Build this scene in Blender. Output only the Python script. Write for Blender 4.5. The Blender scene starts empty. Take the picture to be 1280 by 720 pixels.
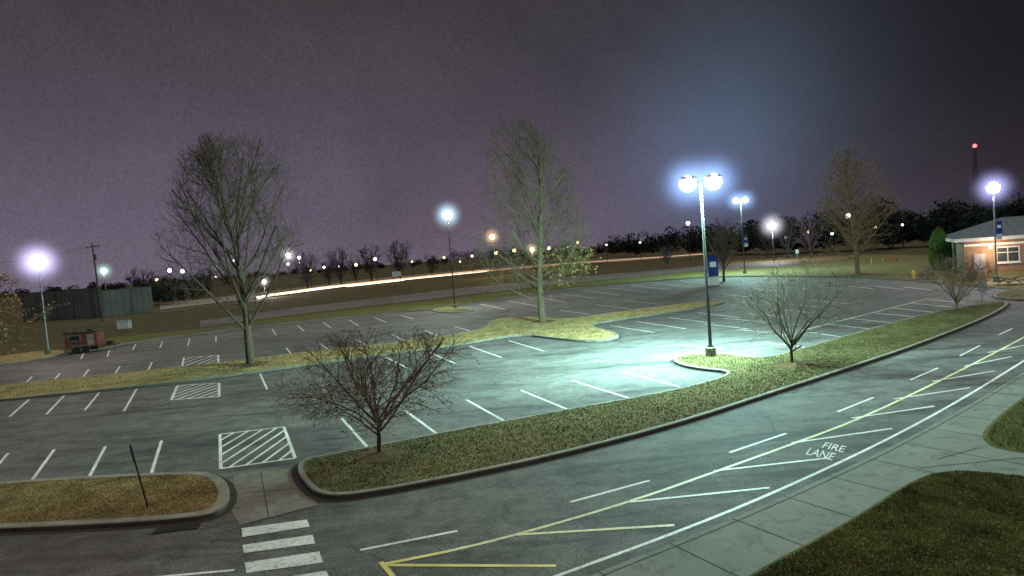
import bpy, math, random, time
import numpy as np
from mathutils import Vector, Matrix
random.seed(7); rng=np.random.default_rng(7)
scene=bpy.context.scene
T0=time.time()
# ---------------------------------------------------------------- camera
CH=6.4; FPX=800.0
ROLL=math.atan(0.077); PITCH=math.radians(3.0)
Fw=Vector((0,math.cos(PITCH),-math.sin(PITCH))); Up0=Vector((0,math.sin(PITCH),math.cos(PITCH))); R0=Vector((1,0,0))
cR=R0*math.cos(ROLL)-Up0*math.sin(ROLL); cU=R0*math.sin(ROLL)+Up0*math.cos(ROLL)
cam_d=bpy.data.cameras.new("camera"); cam=bpy.data.objects.new("camera",cam_d); scene.collection.objects.link(cam)
M=Matrix.Identity(4)
for i in range(3):
    M[i][0]=cR[i]; M[i][1]=cU[i]; M[i][2]=-Fw[i]
M[2][3]=CH
cam.matrix_world=M
cam_d.lens=36*FPX/1280; cam_d.sensor_width=36; cam_d.clip_start=0.1; cam_d.clip_end=6000
scene.camera=cam
# survey helper: sight line of the surveyed point -> point on the real ground plane
def ray(u,v): return Fw+cR*((u-640)/FPX)-cU*((v-360)/FPX)
def G(u,v,z=0.0):
    d=ray(u,v); t=(z-CH)/d.z
    return Vector((d.x*t,d.y*t,z))
def at(u,v,dist):
    d=ray(u,v); t=dist/d.y
    return Vector((d.x*t,d.y*t,CH+d.z*t))
def pxm(p): return FPX/p.y
# ---------------------------------------------------------------- helpers
def link(o,parent=None):
    scene.collection.objects.link(o)
    if parent is not None: o.parent=parent
    return o
def empty(name,loc,rz=0):
    e=bpy.data.objects.new(name,None); e.empty_display_size=0.3; e.location=loc; e.rotation_euler=(0,0,rz)
    scene.collection.objects.link(e); return e
def mesh(name,vs,fs,mat,parent=None,smooth=False,loc=None):
    m=bpy.data.meshes.new(name); m.from_pydata([tuple(v) for v in vs],[],[tuple(f) for f in fs]); m.update()
    if smooth: m.polygons.foreach_set("use_smooth",[True]*len(m.polygons))
    for mm in (mat if isinstance(mat,(list,tuple)) else [mat]): m.materials.append(mm)
    o=bpy.data.objects.new(name,m)
    if loc is not None: o.location=loc
    return link(o,parent)
def npmesh(name,V,k,mat,parent=None,loc=None):
    N=V.shape[0]; m=bpy.data.meshes.new(name)
    m.vertices.add(N*k); m.vertices.foreach_set("co",V.reshape(-1).astype(np.float32))
    m.loops.add(N*k); m.loops.foreach_set("vertex_index",np.arange(N*k,dtype=np.int32))
    m.polygons.add(N); m.polygons.foreach_set("loop_start",np.arange(0,N*k,k,dtype=np.int32))
    m.update(calc_edges=True); m.validate()
    m.materials.append(mat)
    o=bpy.data.objects.new(name,m)
    if loc is not None: o.location=loc
    return link(o,parent)
class Geo:
    def __init__(s): s.v=[]; s.f=[]
    def box(s,c,sz,rz=0,taper=1.0):
        b=len(s.v); cx,cy,cz=c; x,y,z=sz[0]/2,sz[1]/2,sz[2]/2; cr,sr=math.cos(rz),math.sin(rz)
        for k,(zz,t) in enumerate(((-z,1),(z,taper))):
            for (a,bb) in ((-x,-y),(x,-y),(x,y),(-x,y)):
                a*=t; bb*=t
                s.v.append((cx+a*cr-bb*sr,cy+a*sr+bb*cr,cz+zz))
        for q in ((0,3,2,1),(4,5,6,7),(0,1,5,4),(1,2,6,5),(2,3,7,6),(3,0,4,7)): s.f.append(tuple(b+i for i in q))
        return s
    def tube(s,pts,rad,n=8,cap=True):
        b=len(s.v); pts=[Vector(p) for p in pts]
        if not isinstance(rad,(list,tuple)): rad=[rad]*len(pts)
        for i,p in enumerate(pts):
            d=(pts[min(i+1,len(pts)-1)]-pts[max(i-1,0)]).normalized()
            a=Vector((1,0,0)) if abs(d.x)<0.8 else Vector((0,1,0))
            e1=d.cross(a).normalized(); e2=d.cross(e1)
            for k in range(n):
                t=2*math.pi*k/n; q=p+(e1*math.cos(t)+e2*math.sin(t))*rad[i]; s.v.append((q.x,q.y,q.z))
        for i in range(len(pts)-1):
            for k in range(n):
                k2=(k+1)%n; s.f.append((b+i*n+k,b+i*n+k2,b+(i+1)*n+k2,b+(i+1)*n+k))
        if cap:
            s.f.append(tuple(b+k for k in range(n))[::-1]); s.f.append(tuple(b+(len(pts)-1)*n+k for k in range(n)))
        return s
    def ball(s,c,r,nu=12,nv=8):
        if not isinstance(r,(tuple,list)): r=(r,r,r)
        b=len(s.v)
        for j in range(nv+1):
            ph=math.pi*j/nv
            for i in range(nu):
                th=2*math.pi*i/nu
                s.v.append((c[0]+r[0]*math.sin(ph)*math.cos(th),c[1]+r[1]*math.sin(ph)*math.sin(th),c[2]+r[2]*math.cos(ph)))
        for j in range(nv):
            for i in range(nu):
                i2=(i+1)%nu; s.f.append((b+j*nu+i,b+(j+1)*nu+i,b+(j+1)*nu+i2,b+j*nu+i2))
        return s
    def obj(s,name,mat,parent=None,smooth=False,loc=None): return mesh(name,s.v,s.f,mat,parent,smooth,loc)
# ---------------------------------------------------------------- materials
def newmat(name):
    m=bpy.data.materials.new(name); m.use_nodes=True; nt=m.node_tree
    return m,nt,nt.nodes["Principled BSDF"]
def N(nt,t,**kw):
    n=nt.nodes.new(t)
    for k,v in kw.items(): setattr(n,k,v)
    return n
def noise(nt,vec,scale,detail=4,rough=.55,dist=0):
    n=N(nt,"ShaderNodeTexNoise"); n.inputs["Scale"].default_value=scale; n.inputs["Detail"].default_value=detail
    n.inputs["Roughness"].default_value=rough; n.inputs["Distortion"].default_value=dist
    nt.links.new(vec,n.inputs["Vector"]); return n.outputs["Fac"]
def ramp(nt,fac,stops,interp='LINEAR'):
    r=N(nt,"ShaderNodeValToRGB"); r.color_ramp.interpolation=interp
    els=r.color_ramp.elements
    while len(els)<len(stops): els.new(0.5)
    for e,(p,c) in zip(els,stops):
        e.position=p; e.color=(c,c,c,1) if isinstance(c,(int,float)) else (*c,1)
    nt.links.new(fac,r.inputs["Fac"]); return r.outputs["Color"]
def cmix(nt,a,b,fac,mode='MIX'):
    m=N(nt,"ShaderNodeMix",data_type='RGBA',blend_type=mode)
    def put(i,val):
        s=m.inputs[i]
        if isinstance(val,bpy.types.NodeSocket): nt.links.new(val,s)
        elif isinstance(val,(int,float)): s.default_value=val
        else: s.default_value=(*val,1)
    put(0,fac); put(6,a); put(7,b)
    return m.outputs[2]
def objco(nt): return N(nt,"ShaderNodeTexCoord").outputs["Object"]
def bump(nt,b,h,strength,dist=0.02):
    n=N(nt,"ShaderNodeBump"); n.inputs["Strength"].default_value=strength; n.inputs["Distance"].default_value=dist
    nt.links.new(h,n.inputs["Height"]); nt.links.new(n.outputs[0],b.inputs["Normal"])
def simple(name,col,rough=.6,var=.25,scale=3,metal=0,bmp=0):
    m,nt,b=newmat(name); co=objco(nt)
    f=noise(nt,co,scale,5,.65)
    c=ramp(nt,f,[(.3,tuple(x*(1-var) for x in col)),(.7,tuple(min(1,x*(1+var)) for x in col))])
    nt.links.new(c,b.inputs["Base Color"]); b.inputs["Roughness"].default_value=rough; b.inputs["Metallic"].default_value=metal
    if bmp: bump(nt,b,noise(nt,co,scale*8,4),bmp)
    return m
def emis(name,col,s):
    m,nt,b=newmat(name)
    b.inputs["Base Color"].default_value=(*[.8*c for c in col],1)
    b.inputs["Emission Color"].default_value=(*col,1); b.inputs["Emission Strength"].default_value=s
    return m
def asphalt_color(nt,co,lo=.05,hi=.105):
    big=noise(nt,co,.09,4,.6,.6); med=noise(nt,co,1.1,6,.78,.5); fine=noise(nt,co,22,3,.9)
    base=ramp(nt,big,[(.32,(lo*1.06,lo*.98,lo*.96)),(.5,((lo+hi)/2*1.05,(lo+hi)/2,(lo+hi)/2*.95)),(.68,(hi*1.05,hi*.98,hi*.92))])
    base=cmix(nt,base,ramp(nt,med,[(.3,.42),(.5,1.0),(.72,1.55)]),.85,'MULTIPLY')
    base=cmix(nt,base,ramp(nt,fine,[(.25,.1),(.5,1.0),(.75,2.4)]),.9,'MULTIPLY')
    nz=N(nt,"ShaderNodeTexNoise"); nz.inputs["Scale"].default_value=.45; nz.inputs["Detail"].default_value=3; nt.links.new(co,nz.inputs["Vector"])
    vm=N(nt,"ShaderNodeVectorMath",operation='MULTIPLY_ADD'); nt.links.new(nz.outputs["Color"],vm.inputs[0]); vm.inputs[1].default_value=(1.6,1.6,0); nt.links.new(co,vm.inputs[2])
    vo=N(nt,"ShaderNodeTexVoronoi",feature='DISTANCE_TO_EDGE'); vo.inputs["Scale"].default_value=.085; nt.links.new(vm.outputs[0],vo.inputs["Vector"])
    cr=ramp(nt,vo.outputs["Distance"],[(0,.4),(.002,.45),(.0045,1.0)])
    msk=ramp(nt,noise(nt,co,.2,1),[(.42,0.0),(.58,.8)])
    base=cmix(nt,base,cr,msk,'MULTIPLY')
    mp=N(nt,"ShaderNodeMapping"); mp.inputs["Rotation"].default_value=(0,0,.5); mp.inputs["Scale"].default_value=(.22,1.0,1); nt.links.new(co,mp.inputs[0])
    st=noise(nt,mp.outputs[0],.6,5,.68,1.2)
    base=cmix(nt,base,ramp(nt,st,[(.34,.34),(.5,1.0)]),.8,'MULTIPLY')
    return base,fine
def mk_asphalt(name,lo,hi,rough=.78):
    m,nt,b=newmat(name); co=objco(nt); c,f=asphalt_color(nt,co,lo,hi)
    nt.links.new(c,b.inputs["Base Color"]); b.inputs["Roughness"].default_value=rough; b.inputs["Specular IOR Level"].default_value=.22
    bump(nt,b,f,.7,.015); return m
M_ASPH=mk_asphalt("asphalt",.07,.125)
M_DRIVE=mk_asphalt("worn_asphalt",.09,.15)
def mk_paint(name,col,wear=.5):
    m,nt,b=newmat(name); co=objco(nt)
    w=noise(nt,co,9,6,.8); w2=noise(nt,co,.7,3)
    fac=ramp(nt,w,[(wear-.14,.2),(wear,1.0)])
    c=cmix(nt,(.075,.072,.068),col,fac); c=cmix(nt,c,ramp(nt,w2,[(.3,.5),(.7,1.0)]),.8,'MULTIPLY')
    nt.links.new(c,b.inputs["Base Color"]); b.inputs["Roughness"].default_value=.6; return m
M_WHITE=mk_paint("white_road_paint",(.8,.8,.76),.49)
M_YEL=mk_paint("yellow_road_paint",(.75,.64,.2),.44)
M_CREAM=mk_paint("cream_road_paint",(.8,.76,.42),.49)
def mk_grass(name,cols,dry,dr=(.45,.68)):
    m,nt,b=newmat(name); co=objco(nt)
    a=noise(nt,co,.5,5,.65,.4); c2=noise(nt,co,3.5,5,.75); f=noise(nt,co,38,3,.8)
    c=ramp(nt,a,[(.3,cols[0]),(.5,cols[1]),(.7,cols[2])])
    c=cmix(nt,c,dry,ramp(nt,c2,[(dr[0],0.0),(dr[1],.9)]))
    c=cmix(nt,c,ramp(nt,f,[(.25,.3),(.5,1.0),(.78,1.8)]),.85,'MULTIPLY')
    nt.links.new(c,b.inputs["Base Color"]); b.inputs["Roughness"].default_value=.95; b.inputs["Specular IOR Level"].default_value=.1
    bump(nt,b,f,.9,.05); return m
M_GR=mk_grass("median_grass",[(.055,.06,.022),(.09,.095,.035),(.15,.125,.05)],(.2,.15,.075),(.4,.6))
M_GOLD=mk_grass("dormant_grass",[(.2,.15,.06),(.3,.22,.09),(.38,.28,.13)],(.18,.17,.07),(.5,.7))
M_GRN=mk_grass("lawn_grass",[(.05,.068,.022),(.08,.095,.03),(.12,.11,.045)],(.17,.13,.055))
M_FIELD=mk_grass("field_grass",[(.05,.05,.024),(.08,.068,.032),(.12,.095,.05)],(.06,.055,.035))
M_MULCH=mk_grass("pine_mulch",[(.08,.05,.03),(.13,.08,.04),(.18,.11,.06)],(.2,.14,.07))
def mk_blade(name,c1,c2,c3,big=.5):
    m,nt,b=newmat(name); co=objco(nt); f=noise(nt,co,9,4,.8); g=noise(nt,co,big,5,.7)
    c=ramp(nt,f,[(.3,c1),(.5,c2),(.7,c3)]); c=cmix(nt,c,ramp(nt,g,[(.34,.38),(.66,1.55)]),.95,'MULTIPLY')
    nt.links.new(c,b.inputs["Base Color"]); b.inputs["Roughness"].default_value=.85; b.inputs["Specular IOR Level"].default_value=.2; return m
M_BL1=mk_blade("grass_blades_mixed",(.075,.088,.032),(.14,.135,.052),(.29,.225,.11),1.1)
M_BL2=mk_blade("grass_blades_lawn",(.10,.13,.04),(.17,.20,.065),(.36,.30,.14),1.0)
M_BL3=mk_blade("grass_blades_dry",(.22,.165,.08),(.36,.265,.13),(.5,.385,.21),1.0)
M_LEAFL=mk_blade("leaf_litter",(.12,.06,.025),(.25,.15,.06),(.42,.3,.15))
def mk_conc(name,lo,hi):
    m,nt,b=newmat(name); co=objco(nt); a=noise(nt,co,.5,5,.7,.5); f=noise(nt,co,30,4,.75); s=noise(nt,co,2.2,4,.6,1)
    c=ramp(nt,a,[(.3,lo),(.7,hi)]); c=cmix(nt,c,ramp(nt,f,[(.3,.55),(.7,1.4)]),.85,'MULTIPLY')
    c=cmix(nt,c,ramp(nt,s,[(.3,.5),(.5,1.0)]),.8,'MULTIPLY')
    nt.links.new(c,b.inputs["Base Color"]); b.inputs["Roughness"].default_value=.85; bump(nt,b,f,.3,.01); return m
M_CONC=mk_conc("sidewalk_concrete",(.12,.125,.105),(.19,.19,.16))
M_CURB=mk_conc("kerb_concrete",(.15,.14,.115),(.27,.25,.2))
M_APRON=mk_conc("apron_concrete",(.12,.108,.085),(.2,.18,.145))
M_JOINT=simple("joint_dark",(.03,.03,.028),.9)
M_DIRT=simple("gutter_dirt",(.022,.02,.018),.9,.4,4)
def mk_bark(name,c1,c2):
    m,nt,b=newmat(name); co=objco(nt); mp=N(nt,"ShaderNodeMapping"); mp.inputs["Scale"].default_value=(6,6,1.2); nt.links.new(co,mp.inputs[0])
    f=noise(nt,mp.outputs[0],2.5,4,.7,.4); c=ramp(nt,f,[(.3,c1),(.7,c2)])
    nt.links.new(c,b.inputs["Base Color"]); b.inputs["Roughness"].default_value=.9; b.inputs["Specular IOR Level"].default_value=.15; bump(nt,b,f,.8,.04); return m
M_BARK=mk_bark("grey_bark",(.07,.055,.04),(.17,.14,.10))
M_BARK1=mk_bark("shade_tree_bark",(.085,.055,.04),(.18,.125,.09))
M_BARK2=mk_bark("oak_bark",(.095,.068,.045),(.21,.155,.10))
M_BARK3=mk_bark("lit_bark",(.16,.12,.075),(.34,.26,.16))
M_BARKM=mk_bark("crape_myrtle_bark",(.11,.06,.042),(.26,.165,.115))
M_BARKM2=mk_bark("crape_myrtle_pale_bark",(.085,.062,.045),(.2,.155,.11))
M_DARKT=mk_bark("distant_twigs",(.05,.04,.045),(.1,.085,.09))
M_LEAFG=mk_blade("olive_leaves",(.13,.1,.03),(.24,.17,.05),(.38,.27,.09))
M_SEED=mk_blade("brown_seed_heads",(.06,.035,.02),(.12,.07,.04),(.2,.14,.08))
M_LEAFY=mk_blade("golden_leaves",(.3,.18,.07),(.48,.32,.13),(.6,.46,.24))
M_EVER=mk_blade("evergreen_foliage",(.03,.08,.015),(.08,.17,.03),(.18,.28,.07))
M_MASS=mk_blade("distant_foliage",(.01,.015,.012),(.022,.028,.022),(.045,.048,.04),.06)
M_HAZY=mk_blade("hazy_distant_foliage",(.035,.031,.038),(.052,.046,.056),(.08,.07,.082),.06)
M_POLE=simple("bronze_pole_paint",(.05,.045,.045),.45,.2,2,.3)
M_POLEL=simple("galvanised_steel",(.3,.3,.31),.45,.15,2,.6)
M_WOOD=simple("weathered_wood",(.11,.085,.065),.9,.4,4)
M_BLACK=simple("black_metal",(.02,.02,.022),.5,.2)
# ---------------------------------------------------------------- geometry of flat zones
def chaikin(pts,it=2,closed=True):
    for _ in range(it):
        out=[]; n=len(pts); rngi=range(n) if closed else range(n-1)
        if not closed: out.append(pts[0])
        for i in rngi:
            a=pts[i]; b=pts[(i+1)%n]; out.append(a*.75+b*.25); out.append(a*.25+b*.75)
        if not closed: out.append(pts[-1])
        pts=out
    return pts
def area2(p): return sum(p[i].x*p[(i+1)%len(p)].y-p[(i+1)%len(p)].x*p[i].y for i in range(len(p)))
def inset(p,d):
    n=len(p); out=[]; s=1 if area2(p)>0 else -1
    for i in range(n):
        a=p[i-1]; b=p[i]; c=p[(i+1)%n]
        e1=(b-a); e2=(c-b); e1.z=e2.z=0
        if e1.length<1e-6: e1=e2.copy()
        if e2.length<1e-6: e2=e1.copy()
        e1.normalize(); e2.normalize()
        n1=Vector((-e1.y,e1.x,0)); n2=Vector((-e2.y,e2.x,0)); m=(n1+n2)
        if m.length<.3: m=n1
        m.normalize(); k=1/max(.5,m.dot(n1))
        out.append(b+m*(d*s*k))
    return out
def sheet(name,pts,z,mat):
    if area2(pts)<0: pts=pts[::-1]
    return mesh(name,[(p.x,p.y,z) for p in pts],[tuple(range(len(pts)))],mat)
def island(name,px,gmat,h=.15,cw=.17,it=2,world=None):
    p=world or [G(u,v) for u,v in px]
    if area2(p)<0: p=p[::-1]
    p=chaikin(p,it); q=inset(p,cw); q0=inset(p,.03); n=len(p)
    e=empty(name,(0,0,0))
    v=[(a.x,a.y,0) for a in p]+[(a.x,a.y,h-.025) for a in p]+[(a.x,a.y,h) for a in q0]+[(a.x,a.y,h) for a in q]+[(a.x,a.y,h-.06) for a in q]
    f=[]
    for k in range(4):
        for i in range(n):
            j=(i+1)%n; f.append((k*n+i,k*n+j,(k+1)*n+j,(k+1)*n+i))
    mesh("kerb",v,f,M_CURB,e)
    mesh("turf",[(a.x,a.y,h-.012) for a in q],[tuple(range(n))],gmat,e)
    vv=[(a.x,a.y,.012) for a in inset(p,.02)]+[(a.x,a.y,.012) for a in inset(p,-.2)]
    mesh("gutter_grime",vv,[(i,(i+1)%n,n+(i+1)%n,n+i) for i in range(n)],M_DIRT,e)
    return q
mesh("ground",[(-3000,-300,0),(3000,-300,0),(3000,5000,0),(-3000,5000,0)],[(0,1,2,3)],M_FIELD)
lot=[G(u,v) for u,v in [(-60,462),(50,447),(130,437),(165,428),(340,406),(480,392),(560,387),(600,378),(700,362),(800,353),(880,347),(960,346),(1060,347),(1150,352),(1262,362),(1330,370)]]
lot+=[Vector((70,45,0)),Vector((70,-12,0)),Vector((-80,-12,0)),Vector((-80,50,0))]
sheet("parking_lot_asphalt",lot,.006,M_ASPH)
far=chaikin(lot[:16],1,False); g=Geo()
for a,b in zip(far[:-1],far[1:]):
    d=b-a; c=(a+b)/2; g.box((c.x,c.y,.07),(d.length+.02,.16,.14),math.atan2(d.y,d.x))
g.obj("lot_kerb",M_CURB)
sheet("verge_grass",[G(*a) for a in [(880,345),(960,344),(1060,345),(1150,350),(1262,359.5),(1330,367),(1330,330),(1130,318),(1010,320),(900,326)]],.004,M_GR)
sheet("verge_grass",[G(*a) for a in [(130,435),(165,426),(340,404),(480,390),(560,384),(600,376),(700,360),(880,345),(880,338),(720,354),(560,373),(360,396),(250,411),(120,424)]],.0045,M_GRN)
med=[(370,590),(378,578),(420,571),(540,547),(700,517),(800,499),(860,487),(922,468),(870,463),(845,457),(840,450),(866,445),(905,444),(940,450),(970,448),(1060,421),(1150,396),(1215,383),(1256,377),(1263,383),(1230,401),(1150,433),(1050,467),(950,500),(850,533),(700,573),(560,603),(440,625),(398,624),(380,608)]
q_med=island("grass_median",med,M_GR)
i1=[(-90,614),(0,607),(120,599),(240,594),(268,596),(284,607),(289,625),(280,640),(262,650),(180,658),(60,664),(-90,670)]
q_i1=island("grass_island",i1,M_GOLD,cw=.3)
s1=[(-60,492),(30,480),(120,472),(220,461),(300,452),(340,447),(480,431),(560,421),(606,412),(612,402),(640,397),(680,398),(705,401),(760,393),(830,384),(900,375),(908,380),(850,390),(780,400),(732,408),(770,417),(776,424),(740,429),(690,424),(650,419),(560,435),(440,450),(340,464),(280,472),(220,480),(100,492),(-60,508)]
q_s1=island("grass_median",s1,M_GOLD,it=2)
q_l2=island("grass_island",[(535,389),(560,385),(588,386.5),(592,390),(562,392.5)],M_GRN)
q_l5=island("grass_island",[(-30,452),(40,441),(78,438),(82,443),(50,450),(-30,462)],M_GOLD)
q_r=island("grass_island",[(1235,372),(1262,362),(1330,366),(1330,378),(1262,376)],M_GR)
def mulch(u,v,r,z):
    c=G(u,v); p=[Vector((c.x+r*random.uniform(.8,1.15)*math.cos(t),c.y+r*random.uniform(.8,1.15)*math.sin(t),0)) for t in [2*math.pi*k/14 for k in range(14)]]
    p=chaikin(p,1); n=len(p)
    mesh("mulch_bed",[(a.x,a.y,z) for a in p]+[(c.x,c.y,z+.12)],[(i,(i+1)%n,n) for i in range(n)],M_MULCH,smooth=True)
mulch(475,575,.95,.142); mulch(990,460,.95,.142); mulch(1195,391,.9,.142); mulch(314,458,1.4,.142); mulch(679,404,1.3,.142); mulch(1072,343,2.6,.01)
sheet("driveway_apron",[G(u,v) for u,v in [(292,592),(368,586),(372,603),(398,632),(300,657),(290,640),(292,620)]],.010,M_APRON)
g=Geo()
sw=[G(u,v) for u,v in [(700,745),(740,724),(870,673),(1000,617),(1130,555),(1230,499),(1310,449)]]
sw=chaikin(sw,2,False)
swp=[a.copy() for a in sw]+[Vector((60,26,0)),Vector((60,-10,0)),Vector((sw[0].x,-10,0))]
n=len(swp)
if area2(swp)<0: swp=swp[::-1]
mesh("sidewalk",[(a.x,a.y,0) for a in swp]+[(a.x,a.y,.1) for a in swp],[tuple(range(n,2*n))]+[(i,(i+1)%n,n+(i+1)%n,n+i) for i in range(n)],M_CONC)
jv=Geo()
def strip(a,b,w,z,g):
    d=(b-a); d.z=0; L=d.length; d.normalize(); nn=Vector((-d.y,d.x,0))*(w/2); k=len(g.v)
    for p in (a-nn,b-nn,b+nn,a+nn): g.v.append((p.x,p.y,z))
    g.f.append((k,k+1,k+2,k+3))
def offs(pl,d):
    out=[]
    for i in range(len(pl)):
        t=(pl[min(i+1,len(pl)-1)]-pl[max(i-1,0)]).normalized(); out.append(pl[i]+Vector((t.y,-t.x,0))*d)
    return out
o=offs(sw,.16)
for a,b in zip(o[:-1],o[1:]): strip(a,b,.03,.104,jv)
g2_=Geo(); o=offs(sw,-.06)
for a,b in zip(o[:-1],o[1:]): strip(a,b,.12,.0122,g2_)
g2_.obj("gutter_grime",M_DIRT)
acc=0; nxt=1.0
for a,b in zip(sw[:-1],sw[1:]):
    L_=(b-a).length; t=(b-a).normalized(); nn=Vector((t.y,-t.x,0))
    while acc+L_>nxt:
        p=a+t*(nxt-acc); strip(p,p+nn*3.4,.03,.1045,jv); nxt+=1.9
    acc+=L_
strip(G(1150,585,.1),G(1290,571,.1),.03,.105,jv); strip(G(1172,574,.1),G(1222,560,.1),.03,.1055,jv)
jv.obj("sidewalk_joints",M_JOINT)
g=Geo(); strip(G(326,590),G(336,648),.03,.0135,g); strip(G(292,618),G(382,610),.03,.014,g); strip(G(300,657),G(398,632),.05,.0145,g); g.obj("apron_joints",M_JOINT)
def lawn(px,gm):
    p=chaikin([G(u,v,.1) for u,v in px],2)
    if area2(p)<0: p=p[::-1]
    n=len(p); q=inset(p,.12)
    mesh("lawn",[(a.x,a.y,.1) for a in p]+[(a.x,a.y,.14) for a in q],[tuple(range(n,2*n))]+[(i,(i+1)%n,n+(i+1)%n,n+i) for i in range(n)],gm)
    return q
q_g1=lawn([(905,742),(935,718),(1050,658),(1130,606),(1165,590),(1215,588),(1330,602),(1330,760),(1100,800)],M_GRN)
q_g2=lawn([(1226,541),(1255,513),(1300,482),(1360,460),(1360,580),(1300,570),(1245,561),(1230,552)],M_GRN)
# ---------------------------------------------------------------- painted markings
def mline(a,b,w,g,z=.011): strip(G(*a),G(*b),w,z,g)
g=Geo(); W=.11
rowA=[((427,523),(460,560)),((506,513),(551,546)),((583,500),(637,530)),((651,488),(717,515)),((716,476),(787,498)),((776,464),(850,484)),((202,551),(188,596)),((132,558),(109,601)),((68,562),(36,606)),((10,567),(-26,609))]
rowB=[((37,499),(12,521)),((80,495),(58,518)),((124,491),(106,513)),((171,486),(155,514)),((325,467),(334,487)),((483,447),(513,462)),((536,440),(570,455)),((587,433),(627,447)),((636,426),(680,439)),((762,407),(818,416)),((795,402),(857,411)),((835,397),(892,404)),((872,391),(925,397)),((-4,503),(-30,527))]
rowC=[((75,467),(64,479)),((111,462),(101,475)),((150,458),(142,470)),((190,453),(184,466)),((358,435),(365,444)),((400,429),(410,437)),((445,424),(458,432)),((490,418),(505,426)),((530,413),(548,420)),((568,408),(592,415)),((40,471),(28,483)),((105,441),(101,449)),((137,438),(134,446))]
rowD=[((170,430),(166,437)),((203,427),(200,435)),((237,424),(235,432)),((270,420),(270,428)),((305,416),(308,424)),((340,411),(345,419)),((372,407),(380,414)),((404,403),(414,410)),((436,400),(448,407)),((468,397),(483,403)),((500,394),(517,399))]
rowR=[((1000,414),(1072,424)),((1032,405),(1102,413)),((1062,398),(1128,405)),((1090,391),(1152,397)),((1115,385),(1172,391)),((1138,379),(1190,384)),((1158,374),(1205,379)),((955,428),(1030,437)),((905,441),(960,448)),((600,380),(632,387)),((634,376),(672,383)),((668,371),(708,378)),((700,367),(743,373)),((730,363),(775,369)),((760,360),(808,365)),((790,357),(838,362)),((820,354),(866,359)),((850,351),(893,355)),((700,388),(738,393)),((745,381),(788,386)),((782,376),(822,380)),((940,361),(975,364)),((980,359),(1015,362)),((1020,358),(1055,361)),((1060,358),(1092,361)),((1095,358),(1130,362)),((1130,359),(1168,363)),((905,368),(935,371)),((925,412),(985,419)),((850,431),(905,437)),((880,405),(935,411)),((905,398),(960,403)),((935,392),(988,397)),((965,386),(1015,391)),((990,381),(1040,385)),((1015,376),(1064,380))]
for r in (rowA,rowB,rowC,rowD,rowR):
    for a,b in r: mline(a,b,W if b[1]>400 else .13,g)
mline((1000,414),(1158,374),.12,g,.0155)
def hatch(c,nst,g,w=.11):
    P=[G(*x) for x in c]
    for i in range(4): strip(P[i],P[(i+1)%4],w,.0115+.001*(i%2),g)
    A,B,C,D=P
    def pt(s,t): return A.lerp(B,s).lerp(D.lerp(C,s),t)
    for k in range(1,nst):
        s=2*k/nst
        p=pt(0,min(s,1)) if s<=1 else pt(s-1,1)
        q=pt(min(s,1),0) if s<=1 else pt(1,s-1)
        strip(p,q,w,.015,g)
hatch([(275,543),(355,534),(369,573),(276,586)],9,g)
hatch([(222,482),(274,479),(274,496),(214,500)],9,g,.14)
hatch([(230,447),(273,444),(273,456),(227,461)],7,g,.14)
g.obj("parking_stall_lines",M_WHITE)
g=Geo()
for a,b in [((450,688),(572,664)),((713,628),(812,601)),((912,566),(983,542)),((1047,515),(1092,497)),((1138,475),(1173,460)),((1200,445),(1225,432)),((1248,419),(1265,411)),((185,723),(293,713))]:
    mline(a,b,.10,g)
edge=chaikin([G(*p) for p in [(650,738),(697,720),(830,672),(960,620),(1100,555),(1200,501),(1290,445)]],2,False)
for a,b in zip(edge[:-1],edge[1:]): strip(a,b,.10,.0112,g)
for a,b in [((787,628),(962,610)),((893,589),(1035,573)),((990,554),(1115,536)),((1065,523),(1168,508)),((1118,499),(1212,485)),((1165,477),(1243,464)),((1205,458),(1265,446)),((1235,441),(1285,431))]:
    mline(a,b,.10,g,.0125)
g.obj("road_edge_lines",M_WHITE)
g=Geo(); cl=chaikin([G(*p) for p in [(477,706),(560,690),(650,668),(790,627),(900,588),(1000,552),(1080,522),(1200,464),(1295,414)]],2,False)
for a,b in zip(cl[:-1],cl[1:]): strip(a,b,.11,.012,g)
mline((645,669),(843,657),.11,g,.0135)
g.obj("centre_lines",M_CREAM)
g=Geo(); mline((482,707),(695,708),.11,g,.0138); mline((476,703),(492,722),.11,g,.0145); mline((480,706),(560,690),.12,g,.0165)
g.obj("yellow_road_lines",M_YEL)
g=Geo()
for q in [[(302,661),(384,650),(387,659),(303,672)],[(303,682),(391,669),(394,680),(305,692)],[(306,704),(399,690),(404,704),(308,717)],[(312,730),(408,714),(414,728),(316,744)]]:
    k=len(g.v)
    for p in q[::-1]: w=G(*p); g.v.append((w.x,w.y,.0155))
    g.f.append((k,k+1,k+2,k+3))
g.obj("crosswalk_bars",M_WHITE)
def ptext(body,o,xe,ye):
    c=bpy.data.curves.new("t","FONT"); c.body=body; c.size=1; ob=bpy.data.objects.new("t",c); scene.collection.objects.link(ob)
    bpy.context.view_layer.update()
    me=bpy.data.meshes.new_from_object(ob.evaluated_get(bpy.context.evaluated_depsgraph_get()))
    bpy.data.objects.remove(ob)
    O=G(*o); X=G(*xe)-O; Y=G(*ye)-O; xs=[v.co.x for v in me.vertices]; wd=max(xs); hh=max(v.co.y for v in me.vertices)
    for v in me.vertices:
        p=O+X*(v.co.x/wd)+Y*(v.co.y/hh); v.co=(p.x,p.y,.014)
    me.materials.clear(); me.materials.append(M_WHITE)
    link(bpy.data.objects.new("fire_lane_lettering",me))
ptext("FIRE",(1026,560),(1054,566),(1031,553)); ptext("LANE",(1006,568),(1040,576),(1012,560))
g=Geo(); p=G(222,661); g.box((p.x,p.y,.02),(1.1,.4,.02),.12)
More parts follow.
